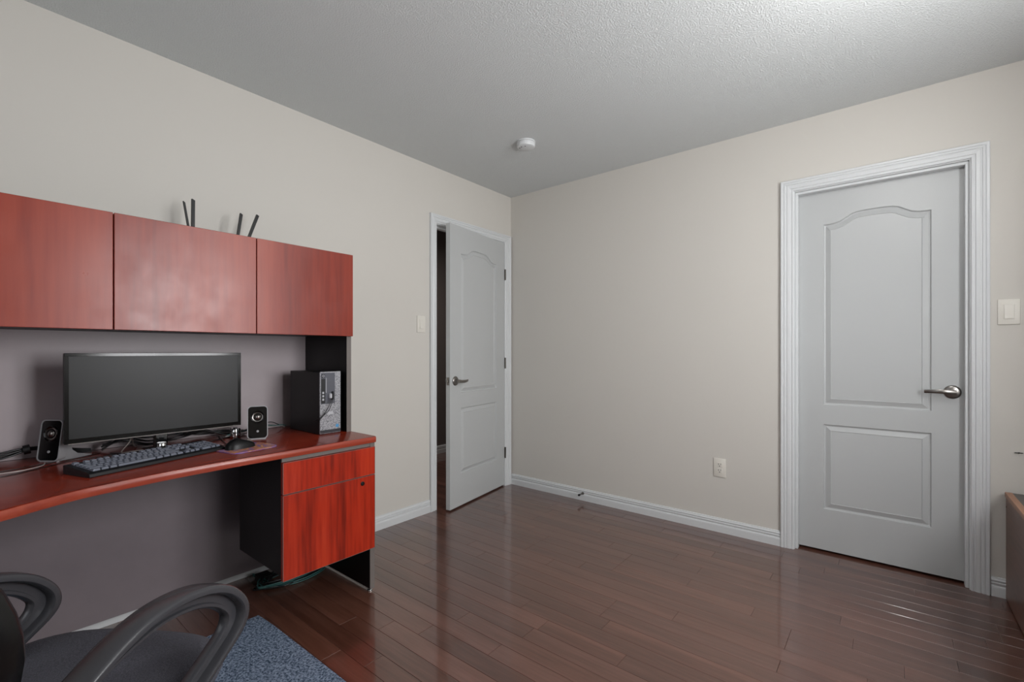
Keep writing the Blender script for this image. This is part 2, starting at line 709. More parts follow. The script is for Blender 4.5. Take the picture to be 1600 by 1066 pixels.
def door_leaf(parent, w, h, thick, panels, name='door_slab'):
    """leaf in local x (0..w), z (0..h); moulded face at y=0 looking to -y, thickness towards +y"""
    bm = bmesh.new()
    for side in (0, 1):
        Y = (lambda d: d) if side == 0 else (lambda d: thick - d)
        outer = [(0, 0), (w, 0), (w, h), (0, h)]
        polys = [outer] + panels
        flat = [p for poly in polys for p in poly]
        tris = geometry.tessellate_polygon([[Vector((p[0], p[1], 0)) for p in poly] for poly in polys])
        vs = [bm.verts.new((p[0], Y(0), p[1])) for p in flat]
        for t in tris:
            try:
                bm.faces.new([vs[i] for i in t])
            except ValueError:
                pass
        k = 4
        for poly in panels:
            prev = vs[k:k + len(poly)]
            k += len(poly)
            for dist, dep in ((.004, .009), (.010, .0105), (.014, .009), (.034, .001), (.0365, .0035)):
                ring = [bm.verts.new((p[0], Y(dep), p[1])) for p in inset(poly, dist)]
                n = len(ring)
                for i in range(n):
                    bm.faces.new((prev[i], prev[(i + 1) % n], ring[(i + 1) % n], ring[i]))
                prev = ring
            bm.faces.new(prev)
        if side == 0:
            rim0 = vs[:4]
        else:
            rim1 = vs[:4]
    for i in range(4):
        bm.faces.new((rim0[i], rim0[(i + 1) % 4], rim1[(i + 1) % 4], rim1[i]))
    return finish(name, bm, 'door', parent)


def lever(parent, x, z, face, s, length=.105, mat='metal'):
    """rose and lever on a door face; face = local y of the face, s = -1 to look to -y; lever runs to -x"""
    base = Matrix.Translation((x, face, z)) @ Matrix.Rotation(PI / 2 if s < 0 else -PI / 2, 4, 'X')
    bm = bmesh.new()
    lathe(bm, [(0, 0), (.033, 0), (.033, .004), (.030, .008), (.024, .010), (.013, .012), (.011, .03), (.011, .045), (0, .045)], 28, base)
    hs = finish('handle', bm, mat, parent, smooth=35)
    bm = bmesh.new()
    n = 9
    prev = None
    for i in range(n + 1):
        t = i / n
        px = x + .012 - (length + .012) * t
        hy = face + s * (.040 + .012 * math.sin(PI * t) - .004 * t)
        hz = z + .003 * math.sin(PI * t)
        hh = .011 - .003 * t
        th = .006 - .001 * t
        ring = [bm.verts.new((px, hy + a * th, hz + b * hh)) for a, b in ((-1, -.6), (-.6, -1), (.6, -1), (1, -.6), (1, .6), (.6, 1), (-.6, 1), (-1, .6))]
        if prev:
            for k in range(8):
                bm.faces.new((prev[k], prev[(k + 1) % 8], ring[(k + 1) % 8], ring[k]))
        else:
            bm.faces.new(ring)
        prev = ring
    bm.faces.new(prev[::-1])
    finish('lever', bm, mat, hs, smooth=50)


def panels_for(w, h, st=.128):
    x0, x1 = st, w - st
    return [outline_arch(x0, x1, .815, 1.825, .052), [(x0, .23), (x1, .23), (x1, .705), (x0, .705)]]


# far door (closed, set back in the jamb)
d1 = bpy.data.objects.new('door_1', None)
C.objects.link(d1)
tag(d1, kind='structure', label='closed white two-panel arched door in the far wall, satin lever on its right')
casing(d1, lambda u, z, d: Vector((u, -d, z)), B0, B1, DH, width=(1.03, 1.0))
bm = bmesh.new()
box(bm, (B0 - .012, -.001, 0), (B0 + .004, T, DH))
box(bm, (B1 - .004, -.001, 0), (B1 + .012, T, DH))
box(bm, (B0 + .004, -.001, DH - .004), (B1 - .004, T, DH + .012))
box(bm, (B0 + .004, .012, 0), (B0 + .018, .052, DH - .016), .002)
box(bm, (B1 - .018, .012, 0), (B1 - .004, .052, DH - .016), .002)
box(bm, (B0 + .004, .012, DH - .018), (B1 - .004, .052, DH - .004), .002)
finish('jamb', bm, 'trim', d1)
w1 = B1 - B0 - .014
dl = door_leaf(d1, w1, 2.012, .035, panels_for(w1, 2.012))
dl.location = (B0 + .007, .054, .014)
lever(dl, w1 - .052, .915, 0, -1)
tag(boxo('wall_closet', (B0 - .1, T + .02, 0), (B1 + .1, T + .06, H - .1), 'dark'), kind='structure')

# left door (slightly open into the room)
d2 = bpy.data.objects.new('door_2', None)
C.objects.link(d2)
tag(d2, kind='structure', label='white two-panel arched door standing slightly open in the left wall')
casing(d2, lambda u, z, d: Vector((d, u, z)), A0, A1, DH, width=(.98, 1.18))
bm = bmesh.new()
box(bm, (-T, A0 - .012, 0), (.001, A0 + .004, DH))
box(bm, (-T, A1 - .004, 0), (.001, A1 + .012, DH))
box(bm, (-T, A0 + .004, DH - .004), (.001, A1 - .004, DH + .012))
box(bm, (-.075, A0 + .004, 0), (-.038, A0 + .016, DH - .016), .002)
box(bm, (-.075, A1 - .016, 0), (-.038, A1 - .004, DH - .016), .002)
box(bm, (-.075, A0 + .004, DH - .018), (-.038, A1 - .004, DH - .004), .002)
finish('jamb', bm, 'trim', d2)
w2 = .744
dl2 = door_leaf(d2, w2, 2.020, .035, panels_for(w2, 2.02))
# local x from the free edge to the hinge; moulded face towards the room
th = math.atan2(.116, .735)
hinge = Vector((.003, A1 + .002, .012))
dirx = Vector((math.sin(th), -math.cos(th), 0))          # hinge -> free edge
free = hinge + dirx * w2
dl2.location = free
dl2.rotation_euler = (0, 0, math.atan2(-dirx.y, -dirx.x))
# leaf local +x = free -> hinge, local -y must look into the room
def lever_plus(parent, x, z, face, s, mat='metal', length=.105):
    before = set(parent.children)
    lever(parent, 0, 0, 0, -1, length, mat)
    new = [c for c in parent.children if c not in before]
    for c in new:
        c.location = (x, face, z)
        c.rotation_euler = (0, 0 if s > 0 else PI, 0) if face <= 0.001 else (0, 0, PI)
    return new


lever_plus(dl2, .060, .905, 0, -1)      # lever pointing to the hinges
lever_plus(dl2, .060, .905, .035, 1)
boxo('latch_plate', (-.0012, .006, .877), (.0004, .029, .933), 'metal', dl2)
boxo('latch_bolt', (-.009, .012, .895), (-.001, .023, .915), 'metal', dl2, .002)
for z in (.28, 1.03, 1.80):
    bm = bmesh.new()
    zc = z - (0 if z != 1.80 else .03)
    lathe(bm, [(0, zc - .045), (.0065, zc - .045), (.0065, zc - .0152), (.0058, zc - .015), (.0065, zc - .0148), (.0065, zc + .0148), (.0058, zc + .015), (.0065, zc + .0152), (.0065, zc + .045), (0, zc + .045)], 12)
    hg = finish('hinge', bm, 'bronze', d2, smooth=40)
    hg.location = (.010, A1 + .001, 0)

# ------------------------------------------------------------------ wall fittings
def rocker_switch(label, loc, rz):
    """plate looks to local -y"""
    t = thing('light_switch', label, 'switch', loc, rz)
    bm = bmesh.new()
    box(bm, (-.036, -.006, -.058), (.036, 0, .058), .0025, 2)
    finish('wall_plate', bm, 'plate', t, smooth=40)
    boxo('rocker_frame', (-.0175, -.0075, -.034), (.0175, -.005, .034), 'plate', t, .001)
    bm = bmesh.new()
    prism(bm, [(-.030, -.012), (.030, -.0085), (.030, -.007), (-.030, -.007)], lambda q: Vector((-.0145, q[1], q[0])), lambda q: Vector((.0145, q[1], q[0])))
    finish('rocker', bm, 'plate', t)
    return t


rocker_switch('white rocker light switch on the left wall beside the open door', (0, -.983, 1.316), PI / 2)
rocker_switch('white rocker light switch on the far wall right of the closed door', (2.932, 0, 1.309), 0)

t = thing('wall_outlet', 'white duplex wall outlet low on the far wall', 'outlet', (1.6875, 0, .401))
bm = bmesh.new()
box(bm, (-.036, -.006, -.058), (.036, 0, .058), .0025, 2)
finish('wall_plate', bm, 'plate', t, smooth=40)
for k in (-1, 1):
    boxo('receptacle', (-.0165, -.008, k * .0185 - .0145), (.0165, -.005, k * .0185 + .0145), 'plate', t, .0015)
    bm = bmesh.new()
    z = k * .0185
    box(bm, (-.0075, -.0084, z - .001), (-.0050, -.0078, z + .009))
    box(bm, (.0050, -.0084, z + .001), (.0075, -.0078, z + .009))
    box(bm, (-.0025, -.0084, z - .0105), (.0025, -.0078, z - .005))
    finish('slot', bm, 'dark', t)

t = thing('smoke_detector', 'round white smoke detector on the ceiling near the far corner', 'smoke detector', (.743, -.76, H))
bm = bmesh.new()
lathe(bm, [(0, 0), (.058, 0), (.058, -.008), (.054, -.009), (.054, -.012)], 40)
finish('base_ring', bm, 'trim', t, smooth=40)
bm = bmesh.new()
lathe(bm, [(0, -.011), (.057, -.011), (.057, -.028), (.054, -.034), (.047, -.037), (.020, -.039), (0, -.039)], 40)
finish('cover', bm, 'trim', t, smooth=40)
for a, r in ((-1.9, .034), (-1.1, .03), (-2.4, .04)):
    bm = bmesh.new()
    lathe(bm, [(0, -.0385), (.0035, -.0385), (.0035, -.040), (0, -.040)], 10)
    o = finish('sounder_hole', bm, 'dark', t)
    o.location = (r * math.cos(a), r * math.sin(a), 0)

t = thing('door_stop', 'small metal door stop fixed to the far baseboard', 'door stop', (.712, -.0125, .055))
bm = bmesh.new()
R90 = Matrix.Rotation(PI / 2, 4, 'X')
lathe(bm, [(0, 0), (.011, 0), (.010, .004), (.004, .006), (.004, .05), (0, .05)], 14, R90)
finish('rod', bm, 'metal', t, smooth=40)
bm = bmesh.new()
lathe(bm, [(0, .048), (.008, .048), (.0085, .058), (.006, .063), (0, .063)], 14, R90)
finish('rubber_tip', bm, 'black', t, smooth=40)

t = thing('wall_hook', 'tiny dark hook on the far wall above the low bookcase', 'hook', (2.962, 0, .669))
bm = bmesh.new()
tube(bm, [(0, 0, 0), (0, -.012, 0), (0, -.016, .004)], .0022, 6)
tube(bm, [(-.012, -.003, 0), (.014, -.003, .001)], .0018, 6)
finish('pin', bm, 'black', t)

# ------------------------------------------------------------------ desk with hutch (one piece of furniture)
Y0, Y1 = -1.782, -3.612          # right end, left end
DT = .73
desk = thing('desk_with_hutch', 'cherry red office desk with overhead hutch along the left wall', 'desk', (0, 0, 0))

# top: front edge bows outwards to the left
front = [(-1.782, .637), (-2.05, .637), (-2.30, .640), (-2.45, .643), (-2.60, .655), (-2.72, .676), (-2.82, .700), (-2.90, .738), (-2.98, .785), (-3.08, .832), (-3.2, .862), (-3.4, .88), (-3.612, .885)]
fr = catmull([(x, y, 0) for y, x in front], 4)
poly = [(p.x, p.y) for p in fr]
nfr = len(poly)
poly += [(.004, Y1), (.004, Y0)]
bm = bmesh.new()


def ring_at(ins, z):
    out = []
    for i, (x, y) in enumerate(poly):
        if i < nfr:
            a, b = Vector(poly[max(i - 1, 0)]), Vector(poly[min(i + 1, nfr - 1)])
            d = (b - a).normalized()
            nx, ny = -d.y, d.x
            if nx < 0:
                nx, ny = -nx, -ny
            out.append(bm.verts.new((x - nx * ins, y - (ny * ins if 0 < i < nfr - 1 else 0), z)))
        else:
            out.append(bm.verts.new((x, y, z)))
    return out


rs = [ring_at(.008, DT - .030), ring_at(.002, DT - .028), ring_at(0, DT - .022), ring_at(0, DT - .008), ring_at(.003, DT - .002), ring_at(.009, DT)]
for a, b in zip(rs, rs[1:]):
    for i in range(len(a)):
        bm.faces.new((a[i], a[(i + 1) % len(a)], b[(i + 1) % len(a)], b[i]))
bm.faces.new(rs[0][::-1])
bm.faces.new(rs[-1])
top = finish('desktop', bm, 'cherry_top', desk, smooth=30)
top.data.materials.append(M['cherry_edge'])
for p in top.data.polygons:
    if abs(p.normal.z) < .9 and p.normal.x > .2:
        p.material_index = 1

boxo('end_panel', (.012, Y0 - .025, .016), (.622, Y0 - .001, DT - .030), 'laminate', desk, .0008)
boxo('edge_strip', (.622, Y0 - .025, .016), (.626, Y0 - .001, DT - .030), 'edge', desk)
boxo('end_panel', (.012, Y1 + .001, .016), (.70, Y1 + .025, DT - .030), 'laminate', desk, .0008)
for yy in (Y0 - .013, Y1 + .013):
    bm = bmesh.new()
    lathe(bm, [(0, 0), (.012, 0), (.0125, .004), (.011, .007), (.004, .008), (.004, .018), (0, .018)], 16)
    g = finish('glide', bm, 'chrome', desk, smooth=40)
    g.location = (.606, yy, 0)
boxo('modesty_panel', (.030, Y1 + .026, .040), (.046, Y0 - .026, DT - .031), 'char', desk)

# pedestal
PY0, PY1 = -2.213, -1.8085
ped = boxo('pedestal_case', (.21, PY0, .225), (.616, PY1, DT - .031), 'laminate', desk, .001)
boxo('reveal_rail', (.616, PY0, DT - .046), (.625, PY1, DT - .031), 'edge', desk)
for z0, z1 in ((.5545, .682), (.208, .5515)):
    dr = boxo('drawer', (.6165, PY0, z0), (.634, Y0 - .004, z1), 'cherry_front', desk, .0012)
    bm = bmesh.new()
    e = .0012
    box(bm, (.6335, PY0, z0), (.6346, PY0 + e * 1.6, z1))
    box(bm, (.6335, PY0, z0), (.6346, Y0 - .004, z0 + e))
    box(bm, (.6335, PY0, z1 - e), (.6346, Y0 - .004, z1))
    box(bm, (.6335, Y0 - .004 - e * 1.6, z0), (.6346, Y0 - .004, z1))
    finish('edge_band', bm, 'edge', dr)
bm = bmesh.new()
lathe(bm, [(0, 0), (.0095, 0), (.0095, .003), (.0075, .004), (.007, .0025), (0, .0025)], 18, Matrix.Translation((.634, -1.853, .522)) @ Matrix.Rotation(PI / 2, 4, 'Y'))
lk = finish('lock', bm, 'black', dr, smooth=40)
boxo('keyhole', (.6355, -1.8535, .518), (.6368, -1.8525, .526), 'metal', desk)

# hutch
HB, HT, HXF = 1.203, 1.603, .428
boxo('hutch_side', (.006, Y0 - .025, DT), (HXF - .003, Y0 - .001, HT), 'laminate', desk, .0008)
boxo('edge_strip', (HXF - .003, Y0 - .025, DT), (HXF, Y0 - .001, HT), 'edge', desk)
boxo('hutch_side', (.006, Y1 + .001, DT), (HXF, Y1 + .025, HT), 'laminate', desk, .0008)
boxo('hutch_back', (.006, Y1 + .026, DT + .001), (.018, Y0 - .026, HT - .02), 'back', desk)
boxo('hutch_floor', (.019, Y1 + .026, HB + .006), (HXF, Y0 - .026, HB + .028), 'laminate', desk)
boxo('hutch_top', (.006, Y1 + .026, HT - .021), (HXF, Y0 - .026, HT), 'laminate', desk, .0008)
ys = [-1.784, -2.2365, -2.699, -3.156, -3.611]
for k, (a, b) in enumerate(zip(ys, ys[1:])):
    boxo('hutch_door', (.4305, b + .0017, HB), (.449, a - .0017, HT + .001), 'cherry_door', desk, .0012)
for yd in (-2.699,):
    boxo('divider', (.019, yd - .009, HB + .028), (HXF, yd + .009, HT - .021), 'laminate', desk)

# ------------------------------------------------------------------ monitor
mon = thing('monitor', 'wide black flat monitor on the desk under the hutch', 'monitor', (.25, -2.510, DT))
w, z0, z1 = .575, .068, .392
hw = w / 2
boxo('housing', (-.030, -hw, z0), (-.002, hw, z1), 'black', mon, .003, 2)
bm = bmesh.new()
b1, b2 = .012, .017
box(bm, (-.004, -hw, z1 - b1), (0, hw, z1), .0008)
box(bm, (-.004, -hw, z0), (0, hw, z0 + b2), .0008)
box(bm, (-.004, -hw, z0 + b2), (0, -hw + b1, z1 - b1))
box(bm, (-.004, hw - b1, z0 + b2), (0, hw, z1 - b1))
finish('bezel', bm, 'bezel', mon)
boxo('screen', (-.0035, -hw + b1, z0 + b2), (-.0012, hw - b1, z1 - b1), 'screen', mon)
boxo('trim_strip', (-.003, -hw + .01, z0 - .0015), (.0012, hw - .01, z0 + .0015), 'edge', mon)
boxo('rear_cover', (-.060, -.17, z0 + .02), (-.029, .17, z0 + .24), 'black', mon, .012, 2)
bm = bmesh.new()
box(bm, (-.050, -.022, .010), (-.022, .022, z0 + .03), .004)
finish('neck', bm, 'gloss', mon)
bm = bmesh.new()
lathe(bm, [(0, .006), (.016, .006), (.017, .010), (.0165, .028), (.014, .031), (0, .031)], 24)
o = finish('collar', bm, 'chrome', mon, smooth=40)
o.location = (-.018, .0, 0)
bm = bmesh.new()
prism(bm, [(-.02, -.02), (-.02, .02), (-.075, .155), (-.10, .150), (-.050, 0), (-.10, -.150), (-.075, -.155)], lambda q: Vector((q[0] + .03, q[1], 0)), lambda q: Vector((q[0] + .03, q[1], .008)))
finish('stand_foot', bm, 'gloss', mon)

# ------------------------------------------------------------------ loudspeakers
def speaker(label, loc, rz):
    """front looks to local +x, leaning back a little"""
    t = thing('computer_speaker', label, 'speaker', loc, rz, 'pair of desktop speakers')
    tilt = Matrix.Rotation(-math.radians(8), 4, 'Y')
    W, Hh = .082, .148
    off = Vector((.0, 0, .004))

    def P(d, q, k=1.):
        return tilt @ Vector((d, q[0] * k, (q[1] * k) + Hh / 2)) + off
    bm = bmesh.new()
    o_, i_ = rrect(W, Hh, .016), rrect(W - .007, Hh - .007, .0135)
    n = len(o_)
    # silver shell: outer ring at the front, body narrowing backwards
    r = []
    for d, pl, k in ((-.005, i_, 1), (.0015, i_, 1), (.0015, o_, 1), (-.012, o_, 1), (-.030, o_, .93)):
        r.append([bm.verts.new(P(d, q, k)) for q in pl])
    for a, b in zip(r, r[1:]):
        for i in range(n):
            bm.faces.new((a[i], a[(i + 1) % n], b[(i + 1) % n], b[i]))
    bm.faces.new(r[-1])
    bm.faces.new(r[0][::-1])
    finish('shell', bm, 'silver', t, smooth=40)
    bm = bmesh.new()
    prism(bm, i_, lambda q: P(-.006, q), lambda q: P(-.0005, q))
    finish('front_plate', bm, 'gloss', t)
    mt = Matrix.Translation(P(-.0005, (0, .024))) @ tilt @ Matrix.Rotation(PI / 2, 4, 'Y')
    bm = bmesh.new()
    lathe(bm, [(.020, -.001), (.0265, -.001), (.0275, .0015), (.0255, .0035), (.0225, .0025), (.020, 0)], 28, mt)
    dv = finish('driver_ring', bm, 'bezel', t, smooth=40)
    bm = bmesh.new()
    lathe(bm, [(.0225, .0015), (.016, -.0005), (.012, .0), (.0105, .003), (.006, .006), (0, .007)], 28, mt)
    finish('driver_cone', bm, 'metal', t, smooth=60)
    bm = bmesh.new()
    lathe(bm, [(0, 0), (.005, 0), (.0045, .0012), (0, .0016)], 16, Matrix.Translation(P(-.0005, (0, -.040))) @ tilt @ Matrix.Rotation(PI / 2, 4, 'Y'))
    finish('badge', bm, 'silver', t, smooth=40)
    # foot sweeping back
    bm = bmesh.new()
    prof = [(.006, 0), (.004, .010), (-.010, .040), (-.030, .070), (-.045, .060), (-.050, .035), (-.070, .018), (-.105, .008), (-.125, .003), (-.125, 0)]
    prism(bm, prof, lambda q: Vector((q[0] - .010, -.033, q[1])), lambda q: Vector((q[0] - .010, .033, q[1])))
    finish('foot', bm, 'silver', t)
    return t


speaker('silver and black desk speaker left of the monitor', (.168, -2.832, DT), math.atan2(-.80, .60))
speaker('silver and black desk speaker right of the monitor', (.300, -2.172, DT), math.atan2(-.38, .92))

# ------------------------------------------------------------------ keyboard
ka = math.atan2(.432, -.142)            # long axis direction
kb = thing('keyboard', 'black wired keyboard lying aslant on the desk', 'keyboard', (.564, -2.778, DT), 0)
u = Vector((-.142, .432, 0)).normalized()
v = Vector((-u.y, u.x, 0))              # towards the wall
if v.x > 0:
    v = -v
kb.rotation_euler = (0, 0, math.atan2(u.y, u.x))
sv = 1 if rotz((0, 1, 0), kb.rotation_euler[2]).dot(v) > 0 else -1
KL, KD = .455, .142
bm = bmesh.new()
prism(bm, [(0, .002), (.002, .0), (KD, .0), (KD, .028), (KD - .004, .030), (KD - .022, .0275), (.012, .017), (.001, .012)], lambda q: Vector((0, sv * q[0], q[1])), lambda q: Vector((KL, sv * q[0], q[1])))
bmesh.ops.bevel(bm, geom=list(bm.edges), offset=.001, segments=1, affect='EDGES')
finish('case', bm, 'kbd', kb)
key_me = {}


def key(x, y, w_, d_=.0158):
    k_ = (round(w_, 4), round(d_, 4))
    z = .0148 + (y - .012) * .105
    if k_ not in key_me:
        bm = bmesh.new()
        a, t_ = w_ / 2, d_ / 2
        lo = [bm.verts.new((sx * a, sy * t_, 0)) for sx, sy in ((-1, -1), (1, -1), (1, 1), (-1, 1))]
        hi = [bm.verts.new((sx * (a - .002), sy * (t_ - .0022) + .0006, .0085)) for sx, sy in ((-1, -1), (1, -1), (1, 1), (-1, 1))]
        for i in range(4):
            bm.faces.new((lo[i], lo[(i + 1) % 4], hi[(i + 1) % 4], hi[i]))
        bm.faces.new(hi)
        bm.faces.new(lo[::-1])
        o = finish('key', bm, 'key', kb)
        key_me[k_] = o.data
    else:
        o = bpy.data.objects.new('key', key_me[k_])
        C.objects.link(o)
        o.parent = kb
    o.location = (x, sv * y, z)
    o.rotation_euler = (sv * math.radians(6), 0, 0)


P_ = .0190
x0 = .014
rows_k = [
    (.021, [1.25, 1.25, 1.25, 6.25, 1.25, 1.25, 1.25, 1.25]),
    (.040, [2.25] + [1] * 10 + [2.75]),
    (.059, [1.75] + [1] * 11 + [2.25]),
    (.078, [1.5] + [1] * 12 + [1.5]),
    (.097, [1] * 13 + [2]),
]
for y, ws in rows_k:
    x = x0
    for w_ in ws:
        key(x + w_ * P_ / 2, y, w_ * P_ - .0028)
        x += w_ * P_
for i in range(13):
    key(x0 + P_ / 2 + P_ * (i if i == 0 else i + (.6 if i < 5 else (1.1 if i < 9 else 1.6)) * (14.4 - 13) / 1.6 if i else 0), .122, P_ - .0028)
xn = x0 + 15.3 * P_
for y in (.078, .097, .122):
    for k in range(3):
        key(xn + (k + .5) * P_, y, P_ - .0028)
for k in range(3):
    key(xn + (k + .5) * P_, .021, P_ - .0028)
key(xn + 1.5 * P_, .040, P_ - .0028)
xm = xn + 3.35 * P_
for y in (.097, .078, .059, .040):
    for k in range(3):
        key(xm + (k + .5) * P_, y, P_ - .0028)
key(xm + 1.0 * P_, .021, 2 * P_ - .0028)
key(xm + 2.5 * P_, .021, P_ - .0028)
for y in (.0305, .0685):
    key(xm + 3.5 * P_, y, P_ - .0028, .0355)
key(xm + 3.5 * P_, .097, P_ - .0028)

# ------------------------------------------------------------------ mouse pad and mouse
pad = thing('mouse_pad', 'swirled orange and violet mouse pad under the black mouse', 'mouse pad', (.455, -2.280, DT), math.radians(100))
bm = bmesh.new()
prism(bm, rrect(.19, .165, .035, 8), lambda q: Vector((q[0], q[1], 0)), lambda q: Vector((q[0], q[1], .0035)))
finish('mat', bm, 'marble', pad)
bm = bmesh.new()
prism(bm, rrect(.190, .166, .035, 8), lambda q: Vector((q[0] * 1.006, q[1] * 1.006, -.0)), lambda q: Vector((q[0] * 1.006, q[1] * 1.006, .0015)))
finish('rubber_base', bm, plain('violet_rim', '#4b4586', .5), pad)

mouse = thing('computer_mouse', 'black computer mouse on the swirled mouse pad', 'mouse', (.445, -2.298, DT + .0035), math.radians(98))
bm = bmesh.new()
nu, nv = 14, 20
grid = []
for i in range(nu + 1):
    t = i / nu
    row = []
    hgt = .036 * math.sin(PI * min(1, .10 + .86 * t)) ** .55 * (1 - .25 * t)
    for j in range(nv):
        a = 2 * PI * j / nv
        row.append((math.cos(a), math.sin(a)))
    grid.append(row)
rings = []
for lv in (0, .012, .022, .030, .0345, .0365):
    k = math.sqrt(max(0, 1 - (lv / .0372) ** 2.2))
    ring = []
    for j in range(nv):
        a = 2 * PI * j / nv
        cx, sx = math.cos(a), math.sin(a)
        ex = math.copysign(abs(cx) ** .8, cx) * .058 * k
        ey = math.copysign(abs(sx) ** .8, sx) * .031 * (k * .9 + .1 if lv < .03 else k) * (1 - .08 * cx)
        ring.append(bm.verts.new((ex, ey, lv * (1 - .18 * cx))))
    rings.append(ring)
for a, b in zip(rings, rings[1:]):
    for j in range(nv):
        bm.faces.new((a[j], a[(j + 1) % nv], b[(j + 1) % nv], b[j]))
bm.faces.new(rings[-1])
bm.faces.new(rings[0][::-1])
finish('shell', bm, 'black', mouse, smooth=60)
bm = bmesh.new()
lathe(bm, [(0, -.004), (.010, -.004), (.011, 0), (.010, .004), (0, .004)], 18, Matrix.Translation((.033, 0, .0225)) @ Matrix.Rotation(PI / 2, 4, 'X'))
finish('scroll_wheel', bm, 'edge', mouse, smooth=40)

# ------------------------------------------------------------------ desktop computer
pc = thing('desktop_computer', 'slim black and silver computer tower standing at the right end of the desk', 'computer', (.41, -1.8825, DT))
hw, D, HH = .0535, .300, .301
boxo('case', (-D, -hw + .001, .0), (-.008, hw - .001, HH - .002), 'black', pc, .002)
boxo('front_bezel', (-.0085, -hw, .003), (0, hw, HH), 'grille', pc, .0015)
boxo('bezel_foot', (-.004, -hw + .001, .006), (.0012, hw - .001, .021), 'arm', pc)
yl, yr = -hw + .004, hw - .031
boxo('drive_panel', (-.003, yl + .0, .146), (.0012, yr, HH - .006), plain('slate_panel', '#56575f', .35), pc, .001)
boxo('card_column', (.0006, yl + .001, .150), (.0022, yl + .021, HH - .034), 'kbd', pc)
boxo('power_button', (.0006, yl + .003, HH - .029), (.0035, yl + .019, HH - .012), 'arm', pc, .001)
bm = bmesh.new()
lathe(bm, [(.0035, 0), (.0055, 0), (.0055, .0012), (.0035, .0012)], 16, Matrix.Translation((.0034, yl + .011, HH - .0205)) @ Matrix.Rotation(PI / 2, 4, 'Y'))
finish('power_ring', bm, 'led', pc)
boxo('drive_slot', (.0006, yl + .025, .20), (.002, yl + .0275, HH - .03), 'led', pc)
for z in (.163, .179, .195):
    boxo('port', (.0012, yl + .006, z), (.0032, yl + .015, z + .010), 'led', pc, .0006)
bm = bmesh.new()
box(bm, (.001, yl + .037, .171), (.018, yl + .049, .196), .003)
finish('plug', bm, 'led', pc)
bm = bmesh.new()
box(bm, (.001, yl + .053, .165), (.012, yl + .062, .205), .002)
finish('plug', bm, 'cable', pc)
bm = bmesh.new()
for q in (0, .007):
    tube(bm, catmull([(.014, yl + .042 + q, .178 - q), (.024, yl + .038 + q, .160), (.022, yl + .022 + q, .125 - q), (.014, yl + .004 + q * .5, .095), (.004, yl - .010, .080 - q), (-.05, yl - .016, .06)], 6), .0017, 7)
finish('plug_cable', bm, 'cable', pc, smooth=60)
boxo('name_plate', (-.001, yl + .036, .094), (.0008, yl + .062, .108), 'led', pc)
bm = bmesh.new()
lathe(bm, [(0, 0), (.0085, 0), (.0085, .0008), (0, .001)], 20, Matrix.Translation((.0, hw - .019, .036)) @ Matrix.Rotation(PI / 2, 4, 'Y'))
finish('round_sticker', bm, 'blue', pc)

# ------------------------------------------------------------------ cables on the desk
def cable(label, pts, r, mat, n=6, cat='cable', group='loose cables on the desk top'):
    bm = bmesh.new()
    c = sum((Vector(p) for p in pts), Vector()) / len(pts)
    c.z = 0
    tube(bm, [p - c for p in catmull(pts, 7)], r, n)
    o = finish('cable', bm, mat, None, smooth=60)
    o.location = c
    return tag(o, label, cat, group)


bundle = thing('cable_bundle', 'thick black cable bundle rising behind the left speaker', 'cable', (0, 0, 0))
for i, (dz, dx) in enumerate(((0, 0), (.008, .004), (.016, .0), (.007, -.008), (.0, .010))):
    bm = bmesh.new()
    tube(bm, catmull([(.070 + dx, -3.20, DT + .004 + dz * .5), (.075 + dx, -3.02, DT + .010 + dz), (.075 + dx, -2.93, DT + .022 + dz * 1.1), (.068 + dx * .5, -2.87, DT + .038 + dz * .5), (.055 + dx * .5, -2.80, DT + .03 + dz * .4), (.07 + dx, -2.74, DT + .012 + dz * .6), (.075 + dx, -2.70, DT + .006 + dz * .6)], 7), .0036, 7)
    finish('cord', bm, 'cable', bundle, smooth=60)
bm = bmesh.new()
tube(bm, [(.073, -2.883, DT + .040), (.075, -2.866, DT + .043)], .017, 12)
finish('cable_tie', bm, 'black', bundle, smooth=50)

cable('thin black cable trailing across the left part of the desk', [(.24, -3.25, DT + .002), (.25, -3.02, DT + .002), (.235, -2.93, DT + .002), (.205, -2.86, DT + .002), (.17, -2.76, DT + .002), (.12, -2.68, DT + .002)], .0016, 'cable')
cable('thin black cable curving in front of the left speaker', [(.31, -3.2, DT + .002), (.33, -3.0, DT + .002), (.315, -2.92, DT + .0022), (.26, -2.84, DT + .0022), (.205, -2.77, DT + .0022), (.21, -2.66, DT + .002)], .0016, 'cable')
cable('pale shiny cable bowed on the desk before the left speaker', [(.19, -3.15, DT + .006), (.275, -3.02, DT + .006), (.300, -2.93, DT + .0065), (.285, -2.885, DT + .0065), (.245, -2.85, DT + .006), (.19, -2.84, DT + .006)], .0019, 'glint')
cable('black keyboard cable looping under the monitor to the desk', [(.365, -2.60, DT + .034), (.34, -2.63, DT + .03), (.30, -2.65, DT + .024), (.26, -2.62, DT + .05), (.205, -2.60, DT + .06), (.13, -2.58, DT + .02), (.08, -2.56, DT + .003)], .0022, 'edge')
rear = thing('rear_cables', 'slack black cables strung along the rear of the desk under the screen', 'cable', (0, 0, 0))
